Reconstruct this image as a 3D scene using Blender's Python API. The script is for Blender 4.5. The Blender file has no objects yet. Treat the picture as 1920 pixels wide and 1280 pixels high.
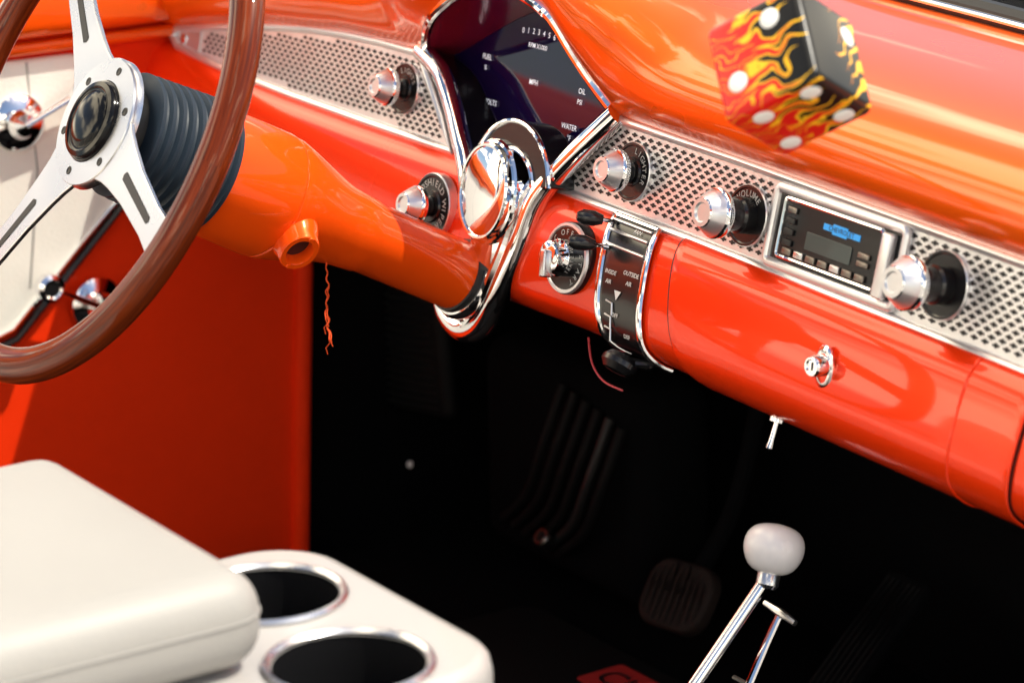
import bpy, math, random, bmesh
from mathutils import Vector, Matrix
random.seed(4)
sc=bpy.context.scene
col=sc.collection
# ------------------------------------------------------------------ materials
def mat(name,base,rough=.5,metal=0,coat=0,noise=None,bump=None,spec=None,vary=0.0,emit=None,cior=1.5):
    m=bpy.data.materials.new(name); m.use_nodes=True
    nt=m.node_tree; b=nt.nodes['Principled BSDF']
    b.inputs['Base Color'].default_value=(*base,1); b.inputs['Roughness'].default_value=rough
    b.inputs['Metallic'].default_value=metal
    b.inputs['Coat Weight'].default_value=coat; b.inputs['Coat Roughness'].default_value=.04; b.inputs['Coat IOR'].default_value=cior
    if spec is not None: b.inputs['Specular IOR Level'].default_value=spec
    if emit: b.inputs['Emission Color'].default_value=(*emit[0],1); b.inputs['Emission Strength'].default_value=emit[1]
    tc=nt.nodes.new('ShaderNodeTexCoord')
    if vary>0 or noise:
        n=nt.nodes.new('ShaderNodeTexNoise'); n.inputs['Scale'].default_value=noise or 12; n.inputs['Detail'].default_value=4
        nt.links.new(tc.outputs['Object'],n.inputs['Vector'])
        mx=nt.nodes.new('ShaderNodeMix'); mx.data_type='RGBA'
        mx.inputs[6].default_value=(*[c*(1-vary) for c in base],1); mx.inputs[7].default_value=(*[min(1,c*(1+vary)) for c in base],1)
        nt.links.new(n.outputs['Fac'],mx.inputs[0]); nt.links.new(mx.outputs[2],b.inputs['Base Color'])
        mr=nt.nodes.new('ShaderNodeMapRange'); mr.inputs[3].default_value=max(0,rough*.8); mr.inputs[4].default_value=rough*1.25
        nt.links.new(n.outputs['Fac'],mr.inputs[0]); nt.links.new(mr.outputs[0],b.inputs['Roughness'])
    if bump:
        n2=nt.nodes.new('ShaderNodeTexNoise'); n2.inputs['Scale'].default_value=bump[0]; n2.inputs['Detail'].default_value=2
        nt.links.new(tc.outputs['Object'],n2.inputs['Vector'])
        bp=nt.nodes.new('ShaderNodeBump'); bp.inputs['Strength'].default_value=bump[1]; bp.inputs['Distance'].default_value=bump[2]
        nt.links.new(n2.outputs['Fac'],bp.inputs['Height']); nt.links.new(bp.outputs[0],b.inputs['Normal'])
    return m
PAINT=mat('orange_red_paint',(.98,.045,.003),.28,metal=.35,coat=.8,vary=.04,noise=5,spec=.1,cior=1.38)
PAINT_LIT=mat('orange_sunlit_paint',(.99,.120,.004),.28,metal=.35,coat=.9,vary=.04,noise=5,spec=.1,cior=1.42)  # same paint as the dash, sunlit orange put into the base colour
PAINTC=mat('orange_sunlit_column_paint',(.99,.090,.004),.32,metal=.12,coat=.8,vary=.06,noise=9,spec=.05,cior=1.38)  # more orange than the dash: sunlight on the column mixed into the base
DOORP=mat('orange_vinyl',(.97,.038,.003),.5,coat=.1,vary=.06,noise=30,bump=(700,.12,.0006),spec=.1,cior=1.35)
SEAM=mat('seam_gap_shadow',(.05,.006,.003),.6)  # dark red painted in for shade inside the glovebox gap and lever socket
CHROME=mat('chrome',(.90,.90,.91),.05,1,vary=.02,noise=40)
ALU=mat('brushed_aluminium',(.66,.66,.68),.27,1,vary=.02,noise=20)
KNOBM=mat('knob_silver',(.78,.78,.79),.30,.78,vary=.02,noise=20)
TRIM=mat('perforated_silver',(.88,.87,.86),.30,.5,vary=.06,noise=40,bump=(260,.35,.0008))
HOLE=mat('perforation_dark',(.010,.010,.011),.5)
BLACK=mat('black_plastic',(.009,.009,.010),.25,coat=.15)
HORN=mat('horn_black_gloss',(.006,.006,.007),.12,spec=.20)
BLACKM=mat('black_satin',(.013,.013,.013),.5)
GLASSK=mat('gauge_glass',(.010,.004,.045),.05,coat=.1)
INNER=mat('hood_lining_reflection',(.22,.008,.030),.14,coat=.6)  # red-purple reflection under the hood is put into this base colour
CARPET=mat('black_carpet',(.004,.004,.0045),.95,bump=(900,.8,.002),vary=.3,noise=80,spec=.05)
RUB=mat('dark_rubber',(.007,.0065,.0065),.65,spec=.12)
BELL=mat('blue_grey_rubber',(.013,.024,.038),.5,vary=.2,noise=60,spec=.3)
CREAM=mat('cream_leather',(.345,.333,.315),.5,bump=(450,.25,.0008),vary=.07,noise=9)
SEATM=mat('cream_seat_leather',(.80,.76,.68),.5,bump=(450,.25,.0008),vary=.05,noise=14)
UPH=mat('white_upholstery',(.86,.84,.76),.5,bump=(300,.4,.001),vary=.04,noise=40)
CREAMP=mat('cream_console_paint',(.43,.415,.40),.35,coat=.3,vary=.04,noise=8)
WHITE=mat('white_print',(.88,.88,.85),.5)
PRINT=mat('dial_print',(.50,.50,.48),.5)
LIT=mat('backlit_print',(.9,.9,.9),.5,emit=((.9,.92,1),.6))
WPLAST=mat('pearl_white_plastic',(.88,.86,.88),.25,coat=.6,vary=.12,noise=60)
BROWN=mat('worn_brown_rubber',(.017,.0105,.0085),.7,vary=.4,noise=60,spec=.2)
STEEL=mat('dark_steel',(.22,.20,.18),.3,1)
REDMAT=mat('red_mat_print',(.45,.015,.012),.8)
LCD=mat('grey_lcd',(.075,.09,.085),.2,coat=.4)
BLUEL=mat('blue_display_logo',(.02,.25,.55),.3,emit=((.03,.30,.75),.6))
THREAD=mat('orange_thread',(.85,.09,.01),.8)
PINK=mat('pink_wire',(.6,.08,.1),.5)
CONC=mat('pale_bounce_ground',(.34,.32,.30),.9,vary=.2,noise=3,bump=(200,.4,.004))  # unseen ground outside, made pale to bounce fill light
WOOD=bpy.data.materials.new('varnished_wood'); WOOD.use_nodes=True
nt=WOOD.node_tree; b=nt.nodes['Principled BSDF']; tc=nt.nodes.new('ShaderNodeTexCoord'); mp=nt.nodes.new('ShaderNodeMapping')
mp.inputs['Scale'].default_value=(2.6,6,1); n=nt.nodes.new('ShaderNodeTexNoise'); n.inputs['Scale'].default_value=5; n.inputs['Detail'].default_value=5; n.inputs['Distortion'].default_value=.4
cr=nt.nodes.new('ShaderNodeValToRGB'); e=cr.color_ramp.elements; e[0].position=.32; e[0].color=(.070,.010,.003,1); e[1].position=.74; e[1].color=(.22,.034,.006,1)
nt.links.new(tc.outputs['UV'],mp.inputs[0]); nt.links.new(mp.outputs[0],n.inputs['Vector']); nt.links.new(n.outputs['Fac'],cr.inputs[0]); nt.links.new(cr.outputs[0],b.inputs['Base Color'])
b.inputs['Roughness'].default_value=.35; b.inputs['Specular IOR Level'].default_value=.05; b.inputs['Coat Weight'].default_value=.65; b.inputs['Coat Roughness'].default_value=.01; b.inputs['Coat IOR'].default_value=1.38

# ------------------------------------------------------------------ frames
tau=math.radians(12); X=Vector((1,0,0)); N=Vector((0,-math.cos(tau),math.sin(tau))); V=Vector((0,math.sin(tau),math.cos(tau)))
def frame(o,x,y,z):
    m=Matrix.Identity(4)
    for i,c in enumerate((x,y,z)):
        m[0][i],m[1][i],m[2][i]=c.x,c.y,c.z
    m[0][3],m[1][3],m[2][3]=o.x,o.y,o.z
    return m
MA=frame(Vector((0,0,0)),X,V,N)
MI=Matrix.Identity(4)
def T(x,y,z): return Matrix.Translation((x,y,z))
WM={}
def reg(o,m,parent=None,**kw):
    col.objects.link(o)
    if parent is not None:
        o.parent=parent; o.matrix_parent_inverse=WM[parent.name].inverted()
    o.matrix_basis=m; WM[o.name]=m.copy()
    for k,v in kw.items(): o[k]=v
    return o
def thing(name,label,cat,loc,**kw):
    return reg(bpy.data.objects.new(name,None),T(*loc),None,label=label,category=cat,**kw)
def mesh(name,vs,fs,mats,parent=None,m=MI,smooth=True,fm=None,bevel=0,sub=0,solid=0,uv=None,angle=35,**kw):
    me=bpy.data.meshes.new(name); me.from_pydata([tuple(v) for v in vs],[],fs)
    if not isinstance(mats,(list,tuple)): mats=[mats]
    for a in mats: me.materials.append(a)
    if fm:
        for p,i in zip(me.polygons,fm): p.material_index=i
    if uv:
        l=me.uv_layers.new(name='UVMap')
        for p in me.polygons:
            for li,c in zip(p.loop_indices,uv[p.index]): l.data[li].uv=c
    me.validate(); me.update()
    if smooth:
        for p in me.polygons: p.use_smooth=True
        if not sub:
            me.set_sharp_from_angle(angle=math.radians(angle))
    o=bpy.data.objects.new(name,me)
    if solid:
        s=o.modifiers.new('s','SOLIDIFY'); s.thickness=solid; s.offset=1
    if bevel:
        s=o.modifiers.new('b','BEVEL'); s.width=bevel; s.segments=3; s.limit_method='ANGLE'; s.angle_limit=math.radians(40)
    if sub:
        s=o.modifiers.new('ss','SUBSURF'); s.levels=sub; s.render_levels=sub
    return reg(o,m,parent,**kw)
def lathe_d(prof,seg=40,ox=0,oy=0,sx=1,sy=1):
    vs=[];fs=[]
    for r,h in prof:
        for i in range(seg):
            a=2*math.pi*i/seg; vs.append((ox+sx*max(r,1e-5)*math.cos(a),oy+sy*max(r,1e-5)*math.sin(a),h))
    for k in range(len(prof)-1):
        for i in range(seg):
            j=(i+1)%seg; fs.append((k*seg+i,k*seg+j,(k+1)*seg+j,(k+1)*seg+i))
    return vs,fs
def lathe(name,prof,mt,parent,m,seg=40,fm=None,**kw):
    vs,fs=lathe_d(prof,seg)
    f=None
    if fm: f=[fm[k] for k in range(len(prof)-1) for i in range(seg)]
    return mesh(name,vs,fs,mt,parent,m,fm=f,**kw)
def cat(pts,n=6,closed=False):
    P=[Vector(p) for p in pts]; out=[]; L=len(P)
    rng=range(L) if closed else range(L-1)
    for i in rng:
        if closed: p0,p1,p2,p3=P[i-1],P[i],P[(i+1)%L],P[(i+2)%L]
        else: p0,p1,p2,p3=P[max(i-1,0)],P[i],P[i+1],P[min(i+2,L-1)]
        for k in range(n):
            t=k/n
            out.append(.5*((2*p1)+(p2-p0)*t+(2*p0-5*p1+4*p2-p3)*t*t+(3*p1-p0-3*p2+p3)*t**3))
    if not closed: out.append(P[-1])
    return out
def sweep_d(pts,ra,rb=None,seg=12,closed=False,up=Vector((0,0,1)),radf=None):
    P=[Vector(p) for p in pts]; L=len(P); vs=[];fs=[];uv=[]
    rb=rb or ra; acc=0; us=[]
    for i,p in enumerate(P):
        if closed: t=(P[(i+1)%L]-P[i-1]).normalized()
        else: t=(P[min(i+1,L-1)]-P[max(i-1,0)]).normalized()
        s=t.cross(up)
        if s.length<1e-3: s=t.cross(Vector((0,1,0)))
        s.normalize(); w=s.cross(t).normalized(); f=radf(i/(L-1)) if radf else 1
        for k in range(seg):
            a=2*math.pi*k/seg; vs.append(p+s*ra*f*math.cos(a)+w*rb*f*math.sin(a))
        us.append(acc); acc+=(P[(i+1)%L]-P[i]).length
    us.append(acc)
    R=L if closed else L-1
    for i in range(R):
        j=(i+1)%L
        for k in range(seg):
            l=(k+1)%seg; fs.append((i*seg+k,i*seg+l,j*seg+l,j*seg+k))
            uv.append(((us[i],k/seg),(us[i],(k+1)/seg),(us[i+1],(k+1)/seg),(us[i+1],k/seg)))
    if not closed:
        fs.append(tuple(range(seg-1,-1,-1))); fs.append(tuple((L-1)*seg+k for k in range(seg)))
        uv.append([(0,0)]*seg); uv.append([(0,0)]*seg)
    return vs,fs,uv
def sweep(name,pts,r,mt,parent,m=MI,rb=None,seg=12,closed=False,up=Vector((0,0,1)),radf=None,**kw):
    vs,fs,uv=sweep_d(pts,r,rb,seg,closed,up,radf)
    return mesh(name,vs,fs,mt,parent,m,uv=uv,**kw)
def plate(name,out,z0,z1,mt,parent,m,bevel=.001,**kw):
    n=len(out); vs=[(x,y,z0) for x,y in out]+[(x,y,z1) for x,y in out]
    fs=[tuple(range(n-1,-1,-1)),tuple(range(n,2*n))]+[(i,(i+1)%n,n+(i+1)%n,n+i) for i in range(n)]
    return mesh(name,vs,fs,mt,parent,m,bevel=bevel,angle=30,**kw)
def rrect(x0,y0,x1,y1,r,k=5):
    o=[]
    for cx,cy,a in ((x1-r,y0+r,-90),(x1-r,y1-r,0),(x0+r,y1-r,90),(x0+r,y0+r,180)):
        for i in range(k+1):
            t=math.radians(a+90*i/k); o.append((cx+r*math.cos(t),cy+r*math.sin(t)))
    return o
def rbox(name,x0,y0,z0,x1,y1,z1,r,mt,parent,m=MI,seg=4,**kw):
    vs=[(x,y,z) for x in (x0,x1) for y in (y0,y1) for z in (z0,z1)]
    fs=[(0,1,3,2),(4,6,7,5),(0,4,5,1),(2,3,7,6),(0,2,6,4),(1,5,7,3)]
    o=mesh(name,vs,fs,mt,parent,m,bevel=r,angle=180,**kw); o.modifiers['b'].segments=seg
    return o
def merge(lst):
    vs=[];fs=[]
    for v,f in lst:
        o=len(vs); vs+=list(v); fs+=[tuple(i+o for i in g) for g in f]
    return vs,fs
_tc={}
def glyph(s):
    if s in _tc: return _tc[s]
    cu=bpy.data.curves.new('t','FONT'); cu.body=s; cu.align_x='CENTER'; cu.align_y='CENTER'; cu.size=1; cu.resolution_u=3; cu.offset=.006
    o=bpy.data.objects.new('t',cu); col.objects.link(o); dg=bpy.context.evaluated_depsgraph_get(); dg.update()
    me=bpy.data.meshes.new_from_object(o.evaluated_get(dg))
    r=([v.co.copy() for v in me.vertices],[tuple(p.vertices) for p in me.polygons]); _tc[s]=r
    bpy.data.objects.remove(o); bpy.data.meshes.remove(me); return r
def lettering(items,parent,m,mt=WHITE,name='lettering',split=False):
    L=[]
    for s,size,mm in items:
        v,f=glyph(s); L.append(([mm@(p*size) for p in v],f))
    if split:
        for l in L: mesh(name,l[0],l[1],mt,parent,m,smooth=False)
        return
    vs,fs=merge(L); return mesh(name,vs,fs,mt,parent,m,smooth=False)
def arc_items(s,R,size,a0,step,z):
    it=[]
    for i,c in enumerate(s):
        if c==' ': continue
        a=math.radians(a0-step*i); it.append((c,size,T(R*math.cos(a),R*math.sin(a),z)@Matrix.Rotation(a-math.pi/2,4,'Z')))
    return it

# ------------------------------------------------------------------ dashboard functions
def interp(tab,x):
    if x<=tab[0][0]: return tab[0][1]
    for (a,b),(c,d) in zip(tab,tab[1:]):
        if x<=c: return b+(d-b)*(x-a)/(c-a)
    return tab[-1][1]
VT=[(-.80,-.006),(-.743,.003),(-.69,.012),(-.556,.030),(-.422,.041),(-.297,.043),(-.008,.033),(.152,.026),(.332,.017),(.45,.011),(.70,-.001)]
VB=[(-.80,-.008),(-.731,-.015),(-.635,-.022),(-.5,-.027),(-.366,-.030),(-.224,-.032),(-.085,-.035),(.106,-.042),(.294,-.051),(.468,-.059),(.70,-.070)]
LP=cat([(0.003,0,0),(.012,-.004,0),(.020,-.018,0),(.025,-.046,0),(.0262,-.074,0),(.019,-.095,0),(-.008,-.108,0),(-.06,-.109,0)],5)
def LS(x,t):
    vb=interp(VB,x); bot=-.140-.035*max(0,x); k=(vb-bot)/.107
    f=t*(len(LP)-1); i=min(int(f),len(LP)-2); q=LP[i].lerp(LP[i+1],f-i)
    return q.x,vb+q.y*k
def LSn(x,t,off):
    p,v=LS(x,t); p1,v1=LS(x,max(0,t-.02)); p2,v2=LS(x,min(1,t+.02))
    d=Vector((p2-p1,v2-v1)).normalized(); n2=Vector((-d.y,d.x))
    if n2.x<0 and t<.8: n2=-n2
    return (x,v+n2.y*off,p+n2.x*off)
def patch(name,xl,xr,t0,t1,off,mt,parent,nx=24,nt_=20,solid=0,bevel=0,sub=0):
    vs=[];fs=[]
    for j in range(nt_+1):
        t=t0+(t1-t0)*j/nt_; a=xl(t); c=xr(t)
        for i in range(nx+1): vs.append(LSn(a+(c-a)*i/nx,t,off))
    for j in range(nt_):
        for i in range(nx):
            q=j*(nx+1)+i; fs.append((q,q+nx+1,q+nx+2,q+1))
    return mesh(name,vs,fs,mt,parent,MA,solid=solid,bevel=bevel,sub=sub,angle=40)
dash=thing('dashboard','orange red painted vintage dashboard with chrome trim and knobs','dashboard',(0,0,-.14))
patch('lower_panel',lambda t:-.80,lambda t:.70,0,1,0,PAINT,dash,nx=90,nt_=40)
# ---- top pad with instrument hood
ARCH=cat([(-.297,.043,.004),(-.275,.052,.016),(-.252,.064,.032),(-.225,.078,.047),(-.198,.091,.056),(-.157,.107,.066),(-.111,.118,.068),(-.072,.114,.064),(-.052,.101,.050),(-.041,.079,.034),(-.029,.055,.016),(-.008,.034,.004)],3)
cols=[]
for i in range(26): 
    x=-.80+(.503)*i/26; cols.append((x,interp(VT,x),.004))
cols+= [tuple(p) for p in ARCH]
for i in range(1,41):
    x=-.008+.708*i/40; cols.append((x,interp(VT,x),.004))
PR=[(0,0),(.006,.003),(.022,.012),(.031,.027),(.030,.046),(.017,.064),(-.018,.082),(-.074,.099),(-.144,.112),(-.219,.124)]
VF=[1,1.06,1.12,1.14,1.10,.95,.74,.46,.18,0]; PF=[1,1.05,1.08,1.06,1.0,.9,.7,.4,.15,0]; WF=[0,.08,.22,.4,.6,.8,1,1,1,1]; SP=[0,.004,.014,.024,.03,.03,.02,.01,0,0]
vs=[];fs=[]
for k,(dp,dv) in enumerate(PR):
    for (x,v,p) in cols:
        vt=interp(VT,x); G=math.exp(-((x+.14)/.125)**2)
        hv=(v-vt)*(1-WF[k])+.078*G*WF[k]; hp=(p-.004)*(1-WF[k])+.062*G*WF[k]
        d=x+.15; s=SP[k]*math.exp(-((abs(d)-.14)/.07)**2)*(1 if d>0 else -1)
        vs.append((x+s,vt+dv+hv*VF[k],.004+dp+hp*PF[k]))
W=len(cols)
for k in range(len(PR)-1):
    for i in range(W-1):
        q=k*W+i; fs.append((q,q+1,q+W+1,q+W))
mesh('dash_pad',vs,fs,PAINT_LIT,dash,MA,sub=2)
LASTROW=[Vector(v) for v in vs[-W:]]
# ---- instrument cluster
clu=mesh('instrument_cluster',*(lambda o:([(x,y,-.022) for x,y in o],[tuple(range(len(o)))]))([(p.x,p.y-.002) for p in ARCH]+[(-.07,-.03),(-.10,-.06),(-.15,-.07),(-.18,-.05),(-.24,-.005)]),GLASSK,dash,MA,smooth=False)
A2=[Vector(p) for p in ARCH]
vs=[p+Vector((0,-.001,-.001)) for p in A2]+[Vector((p.x,p.y-.003,-.0215)) for p in A2]
n=len(A2)
mesh('hood_lining',vs,[(i,i+1,n+i+1,n+i) for i in range(n-1)],INNER,clu,MA)
LEGL=cat([(-.292,.044,.008),(-.252,.031,.012),(-.224,.009,.015),(-.200,-.012,.02),(-.180,-.030,.024),(-.166,-.048,.026),(-.160,-.066,.026)],5)
LEGR=cat([(.0,.036,.010),(-.026,.008,.016),(-.058,-.026,.02),(-.072,-.050,.024),(-.080,-.083,.026),(-.090,-.110,.026),(-.104,-.138,.024),(-.128,-.164,.018),(-.158,-.174,.014),(-.184,-.165,.014),(-.194,-.145,.016),(-.192,-.124,.018),(-.182,-.106,.020)],5)
def wallf(name,pts,sx):
    a=[Vector(p)+Vector((sx,0,-.003)) for p in pts]; c=[Vector((p[0]+sx*1.5,p[1],-.0215)) for p in pts]; n=len(a)
    mesh(name,a+c,[(i,i+1,n+i+1,n+i) for i in range(n-1)],BLACK,clu,MA)
wallf('side_wall',LEGL[:22],.003); wallf('side_wall',LEGR[:16],-.003)
lz=-.0205
def tt(s,sz,x,v,rot=0): return (s,sz*1.22,T(x,v,lz)@Matrix.Rotation(rot,4,'Z'))
its=[tt(str(i),.0054,-.187+.0076*i,.0795+.0012*math.sin(i*math.pi/6)) for i in range(7)]
its+=[tt('RPM X1000',.0046,-.163,.069),tt('MPH',.0052,-.161,.039),tt('FUEL',.0052,-.234,.050),tt('%',.0048,-.234,.041),tt('OIL',.0052,-.092,.042),tt('PSI',.0048,-.093,.033),tt('WATER',.0052,-.102,.011),tt('°F',.0052,-.100,.002),tt('VOLTS',.0052,-.219,.013)]
lettering(its,clu,MA,LIT,split=True)
sweep('chrome_bezel',[p+Vector((0,0,.001)) for p in A2],.0044,CHROME,clu,MA,seg=10)
sweep('chrome_leg',LEGL,.0085,CHROME,clu,MA,rb=.009,seg=14)
sweep('chrome_leg',LEGR,.0100,CHROME,clu,MA,rb=.010,seg=14)
sweep('chrome_inner_leg',[p+Vector((-.0175,-.003,.001)) for p in LEGR[9:36]],.0058,CHROME,clu,MA,seg=10)
vs=[];fs=[]; SG=40
rows=[(-.046,.036,.026),(-.070,.033,.029),(-.090,.029,.029),(-.108,.027,.026),(-.122,.026,.020)]
for v,wd_,hh in rows:
    for i in range(SG//2+1):
        a=math.pi*i/(SG//2); vs.append((-.124+.054*(v+.046)+wd_*math.cos(a),v,.006+hh*math.sin(a)**.6))
M=SG//2+1
for k in range(len(rows)-1):
    for i in range(M-1): fs.append((k*M+i,k*M+i+1,(k+1)*M+i+1,(k+1)*M+i))
mesh('chrome_skirt',vs,fs,CHROME,clu,MA)
def disc(name,prof,mt): mesh(name,*lathe_d(prof,64,ox=-.123,oy=-.050,sx=.98,sy=1.16),mt,clu,MA,angle=25)
disc('chrome_disc',[(.0001,.0440),(.010,.0438),(.020,.0430),(.028,.0416),(.0315,.0405)],CHROME)
disc('disc_rim',[(.0315,.0405),(.0322,.0417),(.0338,.0419),(.0350,.0405),(.0352,.036),(.0368,.035),(.0380,.033),(.0380,.004)],CHROME)
def halfring(name,cx,cy,ri,ro,z0,z1,a0,a1,mt,parent,n=30):
    vs=[];fs=[]
    for i in range(n+1):
        a=math.radians(a0+(a1-a0)*i/n); c,s=math.cos(a),math.sin(a)
        vs+=[(cx+ri*c,cy+ri*s,z0),(cx+ri*c,cy+ri*s,z1),(cx+ro*c,cy+ro*s,z1),(cx+ro*c,cy+ro*s,z0)]
    for i in range(n):
        q=4*i
        for k in range(4): fs.append((q+k,q+(k+1)%4,q+4+(k+1)%4,q+4+k))
    fs+=[(0,3,2,1),(4*n,4*n+1,4*n+2,4*n+3)]
    return mesh(name,vs,fs,mt,parent,MA,bevel=.0015,angle=30)
ACX,ACY=-.102,-.043
halfring('pod_hood',ACX,ACY,.032,.0550,.000,.030,10,172,BLACK,clu)
for rr,tr_ in ((.0550,.0022),(.0325,.0022)):
    sweep('pod_rim',[(ACX+rr*math.cos(math.radians(a)),ACY+rr*math.sin(math.radians(a)),.0305) for a in range(10,173,4)],tr_,CHROME,clu,MA,seg=8)
# ---- trim panels
def inpoly(x,y,P):
    c=False; n=len(P)
    for i in range(n):
        x1,y1=P[i];x2,y2=P[i-1]
        if (y1>y)!=(y2>y) and x<(x2-x1)*(y-y1)/(y2-y1)+x1: c=not c
    return c
def edged(x,y,P):
    m=9
    for i in range(len(P)):
        a=Vector(P[i]);b_=Vector(P[i-1]);d=b_-a;t=max(0,min(1,(Vector((x,y))-a).dot(d)/d.length_squared)); m=min(m,(a+d*t-Vector((x,y))).length)
    return m
PLUS=[(-.0036,-.0007),(-.0015,-.0009),(-.0011,-.0018),(.0011,-.0018),(.0015,-.0009),(.0036,-.0007),(.0036,.0007),(.0015,.0009),(.0011,.0018),(-.0011,.0018),(-.0015,.0009),(-.0036,.0007)]
def trim(P,xmin,skew,lab):
    n=len(P); vs=[(x,y,.0045) for x,y in P]; fs=[tuple(range(n))]; fm=[0]
    r=0; y=-.075
    while y<.06:
        x=-.76+(.0053 if r%2 else 0)
        while x<.66:
            yy=y-skew*max(0,x)
            if x>xmin and inpoly(x,yy,P) and edged(x,yy,P)>.0072:
                o=len(vs); vs+=[(x+a,yy+b_,.0049) for a,b_ in PLUS]; fs.append(tuple(range(o,o+12))); fm.append(1)
            x+=.0106
        y+=.0043; r+=1
    t=mesh('trim_panel',vs,fs,[TRIM,HOLE],dash,MA,smooth=False,fm=fm,label=lab)
    fr=[]
    for i in range(n):
        a=Vector((*P[i],.005)); c=Vector((*P[(i+1)%n],.005)); fr+= [a,a.lerp(c,.33),a.lerp(c,.66)]
    sweep('chrome_frame',fr,.0044,KNOBM,t,MA,rb=.0054,seg=12,closed=True)
    return t
PL=[(-.297,.042),(-.36,.0425),(-.422,.041),(-.49,.037),(-.556,.030),(-.65,.017),(-.736,.004),(-.744,-.001),(-.743,-.007),(-.731,-.014),(-.635,-.022),(-.5,-.027),(-.366,-.030),(-.224,-.032)]
PRt=[(-.085,-.036),(.106,-.042),(.294,-.051),(.468,-.059),(.66,-.068),(.66,.001),(.45,.011),(.332,.017),(.152,.026),(-.008,.032)]
tl=trim(PL,-.685,0,'tapered silver perforated trim panel with chrome frame')
tr=trim(PRt,-9,.046,'long silver perforated trim panel with chrome frame')
plate('tip_plate',[(-.738,-.008),(-.730,.001),(-.69,.008),(-.69,-.014),(-.727,-.011)],.0048,.0058,KNOBM,tl,MA,bevel=.0003)
lathe('screw',[(.0055,.0058),(.005,.0072),(.003,.008),(.0001,.0082)],CHROME,tl,MA@T(-.722,-.005,0),seg=16)
# ---- control knobs
def knob(x,v,base,R,L,kr,word,lab,big=False,vr=.0,tilt=0):
    m=MA@T(x,v,base)@Matrix.Rotation(math.radians(tilt),4,'X')
    k=[(kr*.62,L-.017),(kr*.98,L-.017),(kr,L-.0155),(kr,L-.013),(kr*.94,L-.012),(kr*.92,L-.0105),(kr*.60,L-.001),(kr*.56,L),(kr*.40,L),(kr*.34,L-.0015),(.0001,L-.0015)]
    o=lathe('control_knob',k,[KNOBM,CHROME],dash,m,fm=[0,1,1,1,1,0,1,0,0,0],label=lab)
    lathe('knob_bezel',[(R,-.006),(R,.0022),(R*.97,.003),(R*.90,.003),(R*.86,.0022),(R*.50,.0022),(R*.46,.004),(.0001,.004)],[BLACK,KNOBM],o,m,fm=[1,1,0,0,0,0,0])
    lathe('knob_shaft',[(kr*.5,.002),(kr*.55,.006),(kr*.42,.008),(kr*.42,L-.019)] if not big else [(.013,.002),(.0138,.004),(.0138,.012),(.0122,.014),(.0122,L-.020),(.011,L-.017)],BLACK,o,m)
    if word:
        st=17 if len(word)<8 else 15.5
        lettering(arc_items(word,R*.70,R*.29,90+st*(len(word)-1)/2-vr,st,.0029),o,m,PRINT)
    return o
knob(-.313,.008,.005,.0230,.034,.0165,'LIGHTS','silver cone knob on black headlight switch bezel',vr=20)
knob(-.208,-.078,.029,.0285,.032,.0165,'WINDSHIELD WIPER','silver cone knob on black windshield wiper bezel',vr=20)
knob(.026,-.005,.005,.0235,.033,.0170,'LIGHTER','silver cone knob on black cigarette lighter bezel',vr=60)
knob(.171,-.012,.005,.0235,.046,.0190,'VOLUME','large silver radio knob on long black shaft',True)
knob(.386,-.019,.005,.0245,.049,.0190,'','large silver tuning knob on long black shaft',True)
# ---- ignition
mi=MA@T(-.008,-.082,.028)
ig=lathe('ignition_switch',[(.0290,-.010),(.0290,.003),(.0278,.005),(.0258,.0052),(.0250,.0042),(.015,.0042)],[KNOBM,BLACK],dash,mi,fm=[1,0,0,0,1],label='round ignition switch with lettered black ring')
lathe('ignition_barrel',[(.0150,.004),(.0150,.012),(.0135,.014),(.0130,.021),(.0105,.0225),(.0001,.0225)],CHROME,ig,mi)
rbox('ignition_lever',-.0160,-.0034,.018,.006,.0034,.0275,.0016,ALU,ig,mi@Matrix.Rotation(math.radians(98),4,'Z'))
lettering(arc_items('OFF',.0205,.0064,112,17,.0048)+arc_items('ON',.0205,.0064,54,17,.0048)+arc_items('START',.0205,.0064,14,17,.0048)+arc_items('LOC',.0205,.0064,175,17,.0048),ig,mi,PRINT)
# ---- heater control
hx0=lambda t:.018+.036*t; hx1=lambda t:.075+.032*t
hc=patch('heater_control',hx0,hx1,.13,.84,.0006,BLACK,dash,nx=6,nt_=24,solid=.0026,bevel=.0008)
for nm,fx in (('chrome_edge',hx0),('chrome_edge',hx1)):
    sweep(nm,[LSn(fx(t),t,.0032) for t in [.13+.71*i/24 for i in range(25)]],.0030,CHROME,hc,MA,rb=.0022,seg=8)
sweep('chrome_edge',[LSn(hx0(.13)+(hx1(.13)-hx0(.13))*i/6,.13,.0032) for i in range(7)],.0024,CHROME,hc,MA,seg=8)
for j,t in enumerate((.18,.25,.32)):
    a=Vector(LSn(hx0(t)+.003,t,.0042)); c=Vector(LSn(hx1(t)-.004,t,.0042))
    sweep('slot_bar',[a,a.lerp(c,.5),c],.0014,ALU,hc,MA,seg=8)
for j,(t,xx) in enumerate(((.20,.018),(.335,.022))):
    a=Vector(LSn(xx+.014,t,.004)); b1=a+Vector((-.004,.001,.012))
    sweep('lever',[a,b1,b1+Vector((-.002,0,.008))],.0018,CHROME,hc,MA,seg=8)
    sweep('lever_knob',[b1+Vector((.002,0,.000)),b1+Vector((-.002,0,.006)),b1+Vector((-.006,0,.014)),b1+Vector((-.008,0,.018))],.0062,BLACK,hc,MA,seg=14,radf=lambda q:[.6,1,1,.55][min(3,int(q*3.01))])
def onls(s,sz,x,t,off=.0042):
    p=Vector(LSn(x,t,off)); q=Vector(LSn(x,t-.03,off)); up=(q-p).normalized(); nz=Vector((1,0,0)).cross(up)
    return (s,sz*.85,frame(p,Vector((1,0,0)),up,nz))
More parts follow.
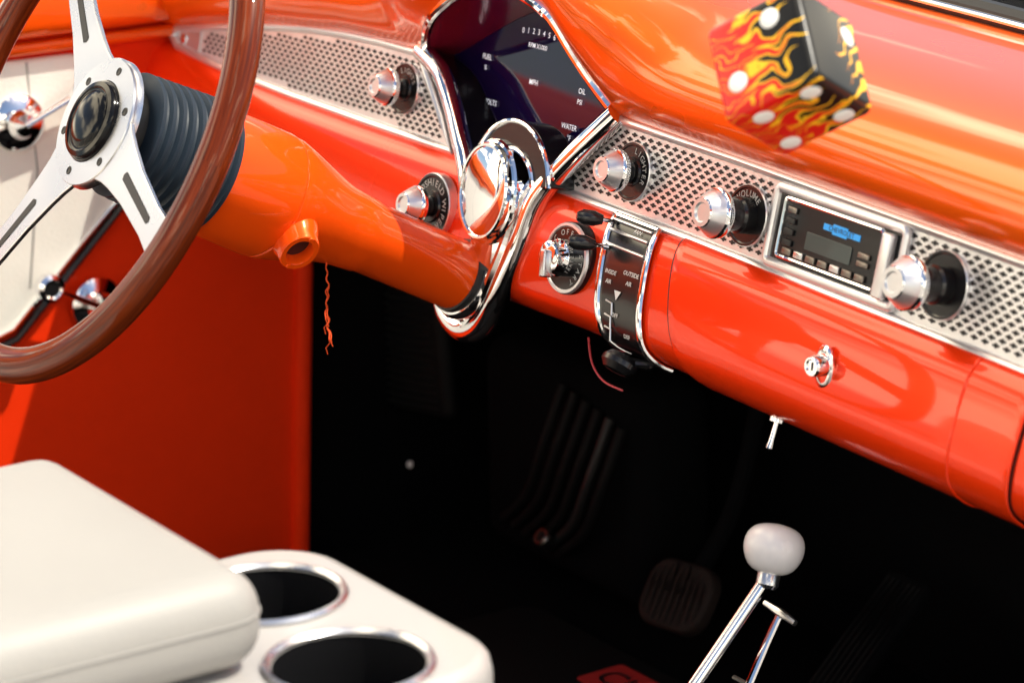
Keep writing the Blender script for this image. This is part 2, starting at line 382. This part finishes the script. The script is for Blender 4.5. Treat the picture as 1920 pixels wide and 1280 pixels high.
lettering([onls('FAN',.0060,.062,.215),onls('INSIDE',.0056,.048,.42),onls('AIR',.0056,.048,.458),onls('OUTSIDE',.0056,.073,.40),onls('AIR',.0056,.073,.438),onls('▼',.011,.062,.50),onls('OFF',.0056,.063,.58),onls('DEF',.0056,.079,.66)],hc,MA,split=True)
for t in (.53,.59,.65):
    a=Vector(LSn(.050,t,.0042)); sweep('slot_bar',[a,a+Vector((.008,-.001,0)),a+Vector((.010,-.010,0))],.0008,ALU,hc,MA,seg=6)
a=Vector(LSn(.092,.84,.0))+Vector((0,.004,0))
lv=sweep('vent_lever',[a,a+Vector((-.002,-.006,.014)),a+Vector((-.012,-.006,.026))],.004,BLACK,dash,MA,seg=10)
vs,fs=lathe_d([(.0001,-.008),(.009,-.007),(.013,-.002),(.013,.002),(.009,.007),(.0001,.008)],24,sx=1.3)
mesh('lever_paddle',vs,fs,BLACK,lv,MA@T(*(a+Vector((-.016,-.008,.032))))@Matrix.Rotation(1.1,4,'X'))
# ---- glovebox
gl=lambda t:.108+.076*t*t; gr=lambda t:.500
patch('glovebox_seam',lambda t:gl(t)-.0040,lambda t:.5014,.068,.902,.0006,SEAM,dash,nx=30,nt_=24)
gb=patch('glovebox_door',gl,gr,.098,.885,.0014,PAINT,dash,nx=40,nt_=30,solid=.0020,bevel=.0012)
sweep('door_crease',[LSn(.440+.004*t,t,.0034) for t in [.12+.75*i/20 for i in range(21)]],.0011,PAINT,gb,MA,seg=8)
p=Vector(LSn(.308,.44,.0032))
ml=MA@T(*p)@Matrix.Rotation(math.radians(6),4,'X')
lk=mesh('lock_plate',*lathe_d([(.0115,0),(.0115,.0018),(.0095,.003),(.0075,.003)],28,sx=.85,sy=1.45),CHROME,gb,ml)
lathe('lock_barrel',[(.0078,.001),(.0078,.012),(.0065,.014),(.0055,.014),(.0045,.0125),(.0001,.0125)],CHROME,gb,ml@T(0,.002,0),seg=24)
rbox('key_slot',-.0006,-.003,.0126,.0006,.003,.0132,.0001,HOLE,gb,ml@T(0,.002,0))
# ---- radio
MR=MA@T(.271,-.0140,.004)@Matrix.Rotation(math.radians(-2.2),4,'Z')
ra=plate('radio',rrect(-.068,-.027,.068,.026,.004),0,.003,BLACK,dash,MR,label='car radio with chrome frame and small display')
fr=rrect(-.070,-.0285,.072,.0275,.005)
sweep('chrome_frame',[(x,y,.003) for x,y in fr],.0040,KNOBM,ra,MR,rb=.0035,seg=10,closed=True)
sweep('chrome_frame',[(x,y,.004) for x,y in rrect(-.058,-.0215,.050,.0215,.003)],.0018,CHROME,ra,MR,seg=8,closed=True)
plate('radio_face',rrect(-.057,-.0210,.049,.0210,.002),.003,.005,BLACK,ra,MR,bevel=.0008)
rbox('side_bar',.053,-.025,.003,.064,.022,.010,.002,KNOBM,ra,MR)
plate('display',rrect(-.028,-.010,.022,.003,.001),.0051,.0058,LCD,ra,MR,bevel=.0002)
plate('blue_emblem',[(-.002,.007),(.014,.007),(.014,.0085),(.028,.0085),(.028,.0130),(.014,.0130),(.014,.0145),(-.002,.0145),(-.002,.0130),(-.012,.0130),(-.012,.0085),(-.002,.0085)],.0051,.0056,BLUEL,ra,MR,bevel=.0002)
lettering([('CHEVROLET',.0050,T(.008,.0108,.0059))],ra,MR,HOLE)
for i in range(7): rbox('radio_button',-.050+.0135*i,-.0185,.005,-.040+.0135*i,-.0135,.0075,.0008,ALU if i%3==1 else STEEL,ra,MR)
for i in range(4): rbox('radio_button',-.052,.012-.008*i,.005,-.042,.0165-.008*i,.0072,.0008,STEEL if i==0 else BLACKM,ra,MR)
for i in range(2): rbox('radio_button',.030,-.008+.006*i,.005,.042,-.004+.006*i,.0072,.0008,STEEL,ra,MR)
lathe('toggle_switch',[(.006,.0),(.006,.004),(.002,.005),(.0022,.018),(.0030,.024),(.0001,.026)],CHROME,dash,MA@T(.236,-.149,.0)@Matrix.Rotation(math.radians(82),4,'X'),seg=16)
sweep('wire',[MA@Vector(q) for q in cat([(-.030,-.150,-.02),(-.010,-.166,-.012),(.016,-.175,-.006),(.045,-.176,-.004)],6)],.0009,PINK,dash,seg=6)
g=[MA@v for v in LASTROW]
gk=sweep('windshield_gasket',[v+Vector((0,.010,.004)) for v in g],.012,BLACKM,dash,seg=10)
sweep('chrome_strip',[v+Vector((0,.0,.006)) for v in g],.003,CHROME,gk,seg=8)
for xx in (.16,.42): lathe('screw',[(.006,0),(.005,.002),(.0001,.003)],CHROME,dash,T(xx,.195,.108-.045*xx)@Matrix.Rotation(.1,4,'X'),seg=14)

# ------------------------------------------------------------------ steering column and wheel
CX=-.15; HUB=Vector((CX,-.376,.055)); w=Vector((0,-.88,.475)).normalized(); YL=w.cross(X).normalized()
MW=frame(HUB,X,YL,w)
scol=thing('steering_column','glossy orange steering column running into the dashboard','steering column',tuple(HUB-w*.37))
def cl(name,prof,mt,**kw):
    return lathe(name,[(r,-s) for r,s in prof],mt,scol,MW,seg=64,**kw)
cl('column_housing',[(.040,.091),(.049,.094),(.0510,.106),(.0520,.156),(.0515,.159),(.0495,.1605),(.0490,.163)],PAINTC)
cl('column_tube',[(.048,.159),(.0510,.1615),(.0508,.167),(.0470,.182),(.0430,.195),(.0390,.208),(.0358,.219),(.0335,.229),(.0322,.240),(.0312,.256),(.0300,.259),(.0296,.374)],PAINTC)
cl('chrome_collar',[(.029,.362),(.0335,.363),(.0355,.367),(.0355,.371),(.033,.376),(.032,.387)],CHROME)
cl('rubber_collar',[(.0292,.357),(.0314,.358),(.0318,.362),(.029,.364)],BLACKM)
bp=[(.030,.018)]
for i in range(9):
    s=.020+.0087*i; R=.047+.0006*i; bp+=[(R,s),(R+.003,s+.002),(R+.003,s+.0052),(R,s+.007)]
bp+=[(.044,.101)]
cl('rubber_boot',bp,BELL)
ph=math.radians(-32); d=(X*math.cos(ph)+YL*math.sin(ph)).normalized(); o=HUB-w*.174+d*.043
zz=d; xx_=w.cross(zz).normalized(); yy_=zz.cross(xx_)
MS=frame(o,xx_,yy_,zz)
vs,fs=lathe_d([(.018,.0),(.0165,.008),(.0150,.011),(.0150,.018),(.0140,.020),(.0105,.020),(.0095,.018),(.0095,.008)],32,sx=1.2,sy=1)
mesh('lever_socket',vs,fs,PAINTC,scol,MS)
mesh('socket_hole',*lathe_d([(.0096,.009),(.0001,.009)],24,sx=1.2),SEAM,scol,MS)
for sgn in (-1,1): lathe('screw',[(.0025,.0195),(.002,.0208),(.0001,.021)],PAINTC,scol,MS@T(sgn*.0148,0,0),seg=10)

wh=thing('steering_wheel','three spoke aluminium steering wheel with varnished wood rim','steering wheel',tuple(HUB))
ring=[(.195*math.cos(2*math.pi*i/120),.195*math.sin(2*math.pi*i/120),.012) for i in range(120)]
sweep('rim',ring,.0140,WOOD,wh,MW,rb=.0120,seg=24,closed=True)
def spoke(ang):
    o=[(.040,-.028),(.055,-.0225),(.070,-.0195),(.10,-.0155),(.15,-.0135),(.172,-.015),(.185,-.021),(.185,.021),(.172,.015),(.15,.0135),(.10,.0155),(.070,.0195),(.055,.0225),(.040,.028)]
    sl=[(.083,-.0035),(.150,-.0030),(.152,0),(.150,.0030),(.083,.0035),(.081,0)]
    n=len(o);k=len(sl)
    def zz(x): return .003+.008*max(0,(x-.05)/.14)
    vs=[(x,y,zz(x)-.002) for x,y in o]+[(x,y,zz(x)+.002) for x,y in o]
    fs=[tuple(range(n-1,-1,-1))]
    half=n//2
    for i in range(half-1): fs.append((n+i,n+i+1,n+(n-2-i),n+(n-1-i)))
    fs+=[(i,(i+1)%n,n+(i+1)%n,n+i) for i in range(n)]
    fm=[0]*len(fs); q=len(vs)
    vs+=[(x,y,zz(x)+.00235) for x,y in sl]; fs.append(tuple(range(q,q+k))); fm.append(1)
    mesh('spoke',vs,fs,[ALU,HOLE],wh,MW@Matrix.Rotation(math.radians(ang),4,'Z'),fm=fm,bevel=.0008,angle=30)
for a in (137,-21,-118): spoke(a)
hub=lathe('hub_plate',[(.045,-.004),(.0520,-.002),(.0520,.004),(.0505,.0062),(.033,.0068),(.031,.005)],ALU,wh,MW,seg=64)
for i in range(6):
    a=math.radians(60*i+20); lathe('hub_bolt',[(.0034,.0064),(.0034,.0068),(.0026,.0070),(.0020,.0066),(.0001,.0065)],BLACKM,hub,MW@T(.0420*math.cos(a),.0420*math.sin(a),0),seg=14)
lathe('horn_button',[(.032,.004),(.032,.009),(.030,.012),(.0265,.0128),(.025,.0118),(.0235,.0118),(.0225,.0130),(.017,.0148),(.009,.0158),(.0001,.0161)],HORN,wh,MW,seg=48)
lathe('hub_spacer',[(.036,-.02),(.036,-.004)],BLACKM,wh,MW)
th=thing('hanging_thread','frayed orange thread hanging from the steering column','thread',(-.15,-.19,-.10))
pts=[]
for i in range(26):
    pts.append((-.140+.0010*math.sin(i*1.1)+.002*math.sin(i*.3),-.191+.001*math.cos(i*1.7),-.080-.0027*i))
sweep('thread_strand',cat(pts,2),.0006,THREAD,th,seg=6)
sweep('thread_strand',cat([(x+.0014*math.sin(i*.9),y+.001,z_) for i,(x,y,z_) in enumerate(pts[8:])],2),.0005,THREAD,th,seg=6)
for j in range(4):
    x,y,z_=pts[16+j*3]; sweep('thread_fray',[(x,y,z_),(x+.004*(-1)**j,y-.002,z_-.005),(x+.005*(-1)**j,y,z_-.011)],.0004,THREAD,th,seg=5)

# ------------------------------------------------------------------ door
DX=-.76
door=thing('car_door','orange driver door with cream upholstery panel and chrome handles','door',(DX,-.2,-.58))
MD=frame(Vector((DX,0,0)),Vector((0,1,0)),Vector((0,0,1)),Vector((1,0,0)))
plate('door_panel',[(-.9,-.62),(.128,-.62),(.140,-.40),(.152,-.20),(.152,.02),(-.9,.05)],-.03,0,DOORP,door,MD,bevel=.006)
plate('upholstery_panel',[(-.9,-.001),(-.114,-.010),(-.072,-.03),(-.060,-.09),(-.076,-.168),(-.197,-.280),(-.9,-.50)],.001,.010,UPH,door,MD,bevel=.004)
sweep('black_trim_strip',[MD@Vector((a,b_,.010)) for a,b_ in [(-.060,-.09),(-.071,-.168),(-.195,-.286),(-.9,-.51)]],.004,BLACK,door,seg=8)
sweep('chrome_trim_strip',[MD@Vector((a,b_,.012)) for a,b_ in [(-.066,-.09),(-.079,-.163),(-.199,-.276),(-.9,-.49)]],.0025,CHROME,door,seg=8)
for yy in (-.165,-.30,-.43):
    sweep('stitched_seam',[MD@Vector((yy,-.012,.0100)),MD@Vector((yy+.004,-.12,.0102)),MD@Vector((yy-.012,-.25 if yy<-.2 else -.235,.0100))],.0012,CREAM,door,seg=8)
rbox('door_top_rail',-.9,.012,-.05,.10,.07,.030,.014,PAINT_LIT,door,MD)
rbox('rail_moulding',-.9,-.004,-.02,.12,.008,.020,.005,PAINT_LIT,door,MD)
sweep('vertical_piping',[MD@Vector((a,b_,.002)) for a,b_ in [(.118,-.62),(.130,-.40),(.142,-.20),(.142,-.02)]],.010,DOORP,door,seg=16)
def crank(y,z,y2,z2,lab):
    m=MD@T(y,z,.010)
    c=lathe('window_crank',[(.028,0),(.028,.003),(.024,.007),(.015,.011),(.011,.018),(.0001,.020)],CHROME,door,m,label=lab)
    a=MD@Vector((y,z,.026)); e_=MD@Vector((y2,z2,.032))
    sweep('crank_arm',[a,a.lerp(e_,.5),e_],.008,CHROME,c,rb=.0035,seg=12)
    lathe('crank_knob',[(.006,.0),(.006,.006),(.013,.009),(.015,.014),(.014,.020),(.010,.023),(.008,.021),(.0001,.021)],[CHROME,BLACK,ALU],c,MD@T(y2,z2,.030),fm=[0,0,2,0,0,0,1])
crank(-.106,-.266,-.172,-.230,'chrome window crank with round knob')
crank(-.178,-.070,-.122,-.044,'chrome vent window crank')

# ------------------------------------------------------------------ console
con=thing('center_console','cream console box with two chrome rimmed cup holders','console',(.36,-.7,-.58))
HOLES=((.313,-.504),(.438,-.519))
def console_top():
    out=rrect(.240,-1.05,.484,-.440,.042,8)
    bm=bmesh.new(); ed=[]
    def loop(pts):
        v=[bm.verts.new((x,y,-.15)) for x,y in pts]; return [bm.edges.new((v[i],v[(i+1)%len(v)])) for i in range(len(v))]
    ed+=loop(out)
    r=.0455
    for cx,cy in HOLES: ed+=loop([(cx+r*math.cos(2*math.pi*i/48),cy+r*math.sin(2*math.pi*i/48)) for i in range(48)])
    bmesh.ops.triangle_fill(bm,edges=ed,use_beauty=True)
    for f in list(bm.faces):
        c=f.calc_center_median()
        for cx,cy in HOLES:
            if (c.x-cx)**2+(c.y-cy)**2<(r*.98)**2: bm.faces.remove(f); break
    bm.verts.index_update()
    return [v.co.copy() for v in bm.verts],[tuple(v.index for v in f.verts) for f in bm.faces],out
vs,fs,out=console_top()
mesh('console_lid_board',vs,fs,CREAMP,con,smooth=False)
prof=[(0,-.1498),(.004,-.1510),(.0075,-.155),(.009,-.162),(.009,-.30),(.004,-.56)]
n=len(out); vs=[];fs=[]
for off,z in prof:
    for i,(x,y) in enumerate(out):
        a=Vector(out[i-1]);c=Vector(out[(i+1)%n]);d=(c-a).normalized(); nn=Vector((d.y,-d.x)); vs.append((x+nn.x*off,y+nn.y*off,z))
for k in range(len(prof)-1):
    for i in range(n): fs.append((k*n+i,(k+1)*n+i,(k+1)*n+(i+1)%n,k*n+(i+1)%n))
mesh('console_body',vs,fs,CREAMP,con)
for cx,cy in HOLES:
    ch=lathe('cup_holder',[(.0515,0),(.0518,.0012),(.0506,.0030),(.0488,.0034),(.0476,.0026),(.0460,.001)],ALU,con,T(cx,cy,-.1495),seg=56)
    lathe('cup_well',[(.0463,.0012),(.045,-.02),(.042,-.085),(.0001,-.087)],BLACK,ch,T(cx,cy,-.1495),seg=48)
arm=thing('armrest','cream leather padded armrest lid resting on the console','armrest',(.27,-.75,-.148))
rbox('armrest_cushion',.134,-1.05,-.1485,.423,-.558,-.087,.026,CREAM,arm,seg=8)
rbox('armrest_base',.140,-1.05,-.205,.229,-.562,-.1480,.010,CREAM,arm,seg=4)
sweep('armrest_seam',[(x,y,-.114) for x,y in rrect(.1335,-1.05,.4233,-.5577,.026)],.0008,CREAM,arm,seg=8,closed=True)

# ------------------------------------------------------------------ seats, out of view, added to bounce light onto the dash
for (x0,x1,lab) in ((-.72,.10,'unseen cream leather driver seat added to bounce light'),(.53,1.02,'unseen cream leather passenger seat added to bounce light')):
    st=thing('bounce_seat',lab,'seat',((x0+x1)/2,-.95,-.58))
    rbox('seat_cushion',x0,-1.22,-.42,x1,-.70,-.235,.05,SEATM,st,seg=6)
    rbox('seat_back',x0,-1.42,-.26,x1,-1.20,.22,.05,SEATM,st,MI,seg=6)
    rbox('seat_base',x0+.04,-1.20,-.595,x1-.04,-.76,-.42,.02,RUB,st)

# ------------------------------------------------------------------ levers
gs=thing('gear_lever','chrome gear lever with pearly white knob on floor tunnel','gear lever',(.25,-.245,-.46))
vs,fs=lathe_d([(.0001,-.0205),(.010,-.020),(.0175,-.0158),(.0220,-.007),(.0232,.0),(.0220,.0078),(.0175,.0138),(.010,.0168),(.0001,.0176)],36)
kd=Vector((-.16,.36,.92)).normalized(); kx=Vector((1,0,0)); ky=kd.cross(kx).normalized(); kx=ky.cross(kd)
mesh('shift_knob',vs,fs,WPLAST,gs,frame(Vector((.248,-.044,-.241)),kx,ky,kd),sub=1)
lathe('knob_ferrule',[(.0075,-.018),(.0085,-.020),(.0085,-.028),(.006,-.031)],ALU,gs,frame(Vector((.248,-.044,-.241)),kx,ky,kd))
sweep('lever_shaft',[(.251,-.055,-.264),(.249,-.090,-.302),(.249,-.121,-.333),(.25,-.245,-.457)],.0050,CHROME,gs,seg=12)
lathe('lever_base',[(.05,0),(.045,.012),(.02,.02),(.006,.024)],RUB,gs,T(.25,-.245,-.458))
bl=thing('release_lever','slim chrome lever with small T shaped handle','lever',(.290,-.15,-.46))
sweep('lever_rod',[(.255,-.044,-.292),(.257,-.058,-.311),(.262,-.083,-.345),(.286,-.160,-.450)],.0030,CHROME,bl,seg=10)
sweep('lever_handle',[(.238,-.044,-.288),(.247,-.044,-.289),(.255,-.044,-.290),(.263,-.044,-.291),(.273,-.044,-.293)],.0030,ALU,bl,seg=10,radf=lambda q:[.8,1,1.2,1,.8][min(4,int(q*4.01))])
sweep('lever_catch',[(.244,-.078,-.337),(.260,-.077,-.338),(.274,-.075,-.341)],.0022,BLACK,bl,seg=8)
# ------------------------------------------------------------------ pedals, vent, speaker, bolts
bk=thing('brake_pedal','worn ribbed brake pedal pad on black arm','pedal',(-.25,.27,-.60))
MP=T(-.252,.25,-.508)@Matrix.Rotation(math.radians(-34),4,'X')@Matrix.Rotation(math.radians(-6),4,'Y')
pad=rrect(-.046,-.034,.046,.034,.024,6)
plate('pedal_pad',pad,-.008,.008,BROWN,bk,MP@Matrix.Rotation(math.radians(90),4,'X'),bevel=.004)
for i in range(9):
    x=-.036+.0090*i; h=.031-.011*(abs(i-4)/4)**2
    sweep('pedal_rib',[(x,-.0080,-h),(x,-.0105,0),(x,-.0080,h)],.0026,BROWN,bk,MP,seg=6)
sweep('pedal_arm',cat([(-.252,.262,-.50),(-.252,.32,-.42),(-.25,.36,-.25),(-.25,.37,-.1)],5),.009,CARPET,bk,seg=10)
ac=thing('accelerator_pedal','long ribbed black accelerator pedal','pedal',(-.10,.35,-.60))
MQ=T(-.075,.33,-.52)@Matrix.Rotation(math.radians(-48),4,'X')
rbox('pedal_pad',-.028,-.008,-.08,.028,.006,.08,.006,CARPET,ac,MQ)
for i in range(7):
    x=-.021+.007*i; sweep('pedal_rib',[(x,-.0085,-.07),(x,-.010,0),(x,-.0085,.07)],.0012,RUB,ac,MQ,seg=6)
ve=thing('air_duct','black ribbed air duct hanging in the footwell','duct',(-.53,.27,-.55))
for i in range(6):
    off=.022*i
    sweep('duct_rib',cat([(-.452+off*.9,.257,-.345-.004*i),(-.466+off*.9,.240,-.41-.004*i),(-.50+off*.9,.243,-.47-.003*i),(-.565+off*.9,.257,-.520-.002*i)],6),.0050,BLACKM if i==4 else RUB,ve,seg=8)
rbox('duct_body',-.62,.262,-.56,-.33,.36,-.33,.03,CARPET,ve)
sp=thing('kick_speaker','dark speaker panel on the footwell wall','speaker',(-.73,.27,-.40))
MSK=T(-.728,.25,-.375)@Matrix.Rotation(math.radians(-8),4,'Y')
rbox('speaker_frame',-.07,0,-.07,.06,.02,.07,.012,RUB,sp,MSK)
for i in range(14):
    sweep('speaker_bar',[(-.055,-.002,-.058+.009*i),(0,-.002,-.058+.009*i),(.048,-.002,-.058+.009*i)],.0014,BLACKM,sp,MSK,seg=5)
fb=thing('floor_button','round dark metal dimmer switch on the toe board','switch',(-.473,.26,-.52))
lathe('button_ring',[(.010,-.01),(.010,.004),(.008,.006),(.0065,.006),(.006,.003)],STEEL,fb,T(-.463,.238,-.508)@Matrix.Rotation(math.radians(50),4,'X'),seg=24)
lathe('button_cap',[(.0065,.0),(.0065,.003),(.0001,.005)],BROWN,fb,T(-.463,.238,-.508)@Matrix.Rotation(math.radians(50),4,'X'),seg=24)
sb=thing('small_bolt','tiny bright bolt head in the dark footwell','bolt',(-.736,.25,-.506))
lathe('bolt_head',[(.004,0),(.0035,.003),(.0001,.004)],WHITE,sb,T(-.736,.25,-.506)@Matrix.Rotation(math.radians(70),4,'X'),seg=14)
fmat=thing('floor_mat','black floor mat with red lettered badge','mat',(-.25,.10,-.60))
plate('mat_sheet',rrect(-.50,-.25,.0,.245,.03),-.598,-.590,RUB,fmat,MI,bevel=.003)
ML=T(-.245,.195,-.5895)
plate('red_badge',rrect(-.062,-.030,.062,.026,.005),0,.0015,REDMAT,fmat,ML,bevel=.0005)
lettering([('CHEV',.042,T(0,-.004,.0022))],fmat,ML,HOLE)

# ------------------------------------------------------------------ hanging die
DC=Vector((.4352,-.188,.1600)); S=.0685
a_=Vector((-.751,-.445,-.491)).normalized(); b_=Vector((-.679,.2346,.696)); b_=(b_-a_*b_.dot(a_)).normalized(); c_=a_.cross(b_)
if c_.dot(Vector((-.171,.854,-.486)))<0: c_=-c_
die=thing('hanging_die','black die with red and yellow flame print hanging on cord','die',tuple(DC))
MDI=frame(DC,a_*S,b_*S,c_*S)
FL=bpy.data.materials.new('flame_print'); FL.use_nodes=True; nt=FL.node_tree; bs=nt.nodes['Principled BSDF']
def nd(op,a,b=None,c=None):
    q=nt.nodes.new('ShaderNodeMath'); q.operation=op
    for i,v in enumerate((a,b,c)):
        if v is None: continue
        if isinstance(v,(int,float)): q.inputs[i].default_value=v
        else: nt.links.new(v,q.inputs[i])
    return q.outputs[0]
tc=nt.nodes.new('ShaderNodeTexCoord'); sx=nt.nodes.new('ShaderNodeSeparateXYZ')
nz=nt.nodes.new('ShaderNodeTexNoise'); nz.inputs['Scale'].default_value=4; nz.inputs['Detail'].default_value=1
nt.links.new(tc.outputs['Object'],nz.inputs['Vector']); nt.links.new(tc.outputs['Object'],sx.inputs[0])
A_,B_,C_=sx.outputs
nf=nd('SUBTRACT',nz.outputs['Fac'],.5)
onr=nd('LESS_THAN',A_,-.485)
q=nd('ADD',nd('MULTIPLY',nd('SUBTRACT',1.0,onr),nd('SUBTRACT',A_,.11)),nd('MULTIPLY',onr,nd('SUBTRACT',C_,.42)))
s=nd('ADD',nd('SUBTRACT',B_,C_),nd('ADD',nd('MULTIPLY',nf,.40),nd('MULTIPLY',nd('SINE',nd('MULTIPLY',q,15.0)),.035)))
t1=nd('POWER',nd('PINGPONG',nd('MULTIPLY',s,11.0),1.0),1.4)
t2=nd('PINGPONG',nd('MULTIPLY',nd('ADD',s,.37),3.3),1.0)
val=nd('ADD',q,nd('ADD',nd('MULTIPLY',t1,.52),nd('MULTIPLY',t2,.26)))
def ramp(stops):
    rp=nt.nodes.new('ShaderNodeValToRGB'); rp.color_ramp.interpolation='CONSTANT'
    E=rp.color_ramp.elements; E[0].position=0; E[0].color=(*stops[0][1],1); E[1].position=stops[1][0]; E[1].color=(*stops[1][1],1)
    for po,cc in stops[2:]:
        e=E.new(po); e.color=(*cc,1)
    nt.links.new(nd('ADD',nd('MULTIPLY',val,.5),.40),rp.inputs[0]); return rp.outputs[0]
o1=ramp([(0,(.008,.008,.008)),(.42,(.95,.55,.02)),(.48,(.90,.22,.01)),(.51,(.72,.015,.010)),(.70,(.92,.45,.01)),(.73,(.70,.02,.01))])
o2=ramp([(0,(.008,.008,.008)),(.54,(.85,.25,.01)),(.57,(.95,.6,.02)),(.80,(.85,.25,.01))])
mxx=nt.nodes.new('ShaderNodeMix'); mxx.data_type='RGBA'; nt.links.new(onr,mxx.inputs[0]); nt.links.new(o1,mxx.inputs[6]); nt.links.new(o2,mxx.inputs[7])
nt.links.new(mxx.outputs[2],bs.inputs['Base Color']); bs.inputs['Roughness'].default_value=.3; bs.inputs['Specular IOR Level'].default_value=.3
rbox('die_body',-.5,-.5,-.5,.5,.5,.5,.085,FL,die,MDI,seg=6)
def pip(x,y,z,ax):
    pr=[(.098,-.01),(.096,.008),(.082,.014),(.0001,.016)]
    R={'a':Matrix.Rotation(math.radians(-90),4,'Y'),'b':Matrix.Rotation(math.radians(90),4,'X'),'c':Matrix.Rotation(math.radians(180),4,'X')}[ax]
    lathe('pip',pr,WHITE,die,MDI@T(x,y,z)@R,seg=24)
for a,b2 in ((.27,-.18),(-.17,.27)): pip(a,b2,-.5,'c')
for a,c2 in ((-.31,-.31),(.20,-.30),(-.29,.28),(.29,.29)): pip(a,-.5,c2,'b')
pip(-.5,.22,.27,'a')
top=DC+b_*S*.5
sweep('cord',[top,top+Vector((0,0,.05)),top+Vector((0,0,.30))],.0012,BLACKM,die,seg=6)

# ------------------------------------------------------------------ setting
def sheet(name,vs,mt):
    return mesh(name,vs,[tuple(range(len(vs)))],mt,None,smooth=False,kind='structure')
sheet('floor',[(-.80,-1.45,-.60),(1.05,-1.45,-.60),(1.05,.46,-.60),(-.80,.46,-.60)],CARPET)
sheet('wall',[(-.80,.455,-.60),(1.0,.455,-.60),(1.0,.455,.12),(-.80,.455,.12)],CARPET)
sheet('cowl',[(-.85,.235,.095),(1.0,.235,.05),(1.0,.46,.06),(-.85,.46,.105)],BLACK)
sheet('kick_wall',[(-.775,.13,-.60),(-.775,.46,-.60),(-.775,.46,.08),(-.775,.13,.08)],CARPET)
pts2=[(.08,-.599),(.13,-.50),(.19,-.465),(.31,-.465),(.37,-.50),(.42,-.599)]
tv=[(x,-1.45,z) for x,z in pts2]+[(x,.455,z) for x,z in pts2]; n=len(pts2)
mesh('transmission_tunnel',tv,[(i,i+1,n+i+1,n+i) for i in range(n-1)],CARPET,kind='structure')
sheet('ground',[(-30,-30,-.95),(30,-30,-.95),(30,30,-.95),(-30,30,-.95)],CONC)

# ------------------------------------------------------------------ light and camera
Sd=Vector((.35,.32,.84)).normalized()
wd=bpy.data.worlds.new('World'); sc.world=wd; wd.use_nodes=True; nt=wd.node_tree
sky=nt.nodes.new('ShaderNodeTexSky'); sky.sky_type='NISHITA'; sky.sun_disc=False
sky.sun_elevation=math.asin(Sd.z); sky.sun_rotation=math.atan2(Sd.x,Sd.y)
bg=nt.nodes['Background']; bg.inputs[1].default_value=.14
tc=nt.nodes.new('ShaderNodeTexCoord'); mp=nt.nodes.new('ShaderNodeMapping'); mp.inputs['Scale'].default_value=(1,1,2.4); nt.links.new(tc.outputs['Generated'],mp.inputs[0])
cn=nt.nodes.new('ShaderNodeTexNoise'); cn.inputs['Scale'].default_value=2.3; cn.inputs['Detail'].default_value=4; nt.links.new(mp.outputs[0],cn.inputs['Vector'])
cr=nt.nodes.new('ShaderNodeValToRGB'); cr.color_ramp.elements[0].position=.54; cr.color_ramp.elements[1].position=.62; nt.links.new(cn.outputs['Fac'],cr.inputs[0])
mx=nt.nodes.new('ShaderNodeMix'); mx.data_type='RGBA'; mx.inputs[7].default_value=(42,36,26,1)  # bright unseen clouds added for fill and highlights on paint and chrome
nt.links.new(cr.outputs[0],mx.inputs[0]); nt.links.new(sky.outputs[0],mx.inputs[6]); nt.links.new(mx.outputs[2],bg.inputs[0])
l=bpy.data.lights.new('sun','SUN'); l.energy=5; l.angle=math.radians(.5); l.color=(1,.94,.82)
lo=bpy.data.objects.new('sun',l); col.objects.link(lo); lo.rotation_euler=Sd.to_track_quat('Z','Y').to_euler()
cam=bpy.data.cameras.new('camera'); co=bpy.data.objects.new('camera',cam); col.objects.link(co)
cam.sensor_width=36; cam.lens=100; cam.clip_start=.05; cam.clip_end=200
n_=Vector((.79711,-.53374,.28239)); r_=Vector((.5609,.82766,-.01892)); u_=Vector((-.22363,.17347,.95911))
co.matrix_world=frame(Vector((1.775,-1.295,.499)),r_,u_,n_)
cam.dof.use_dof=True; cam.dof.focus_distance=2.2; cam.dof.aperture_fstop=7
sc.camera=co
sc.view_settings.view_transform='Standard'; sc.view_settings.look='None'; sc.view_settings.exposure=0
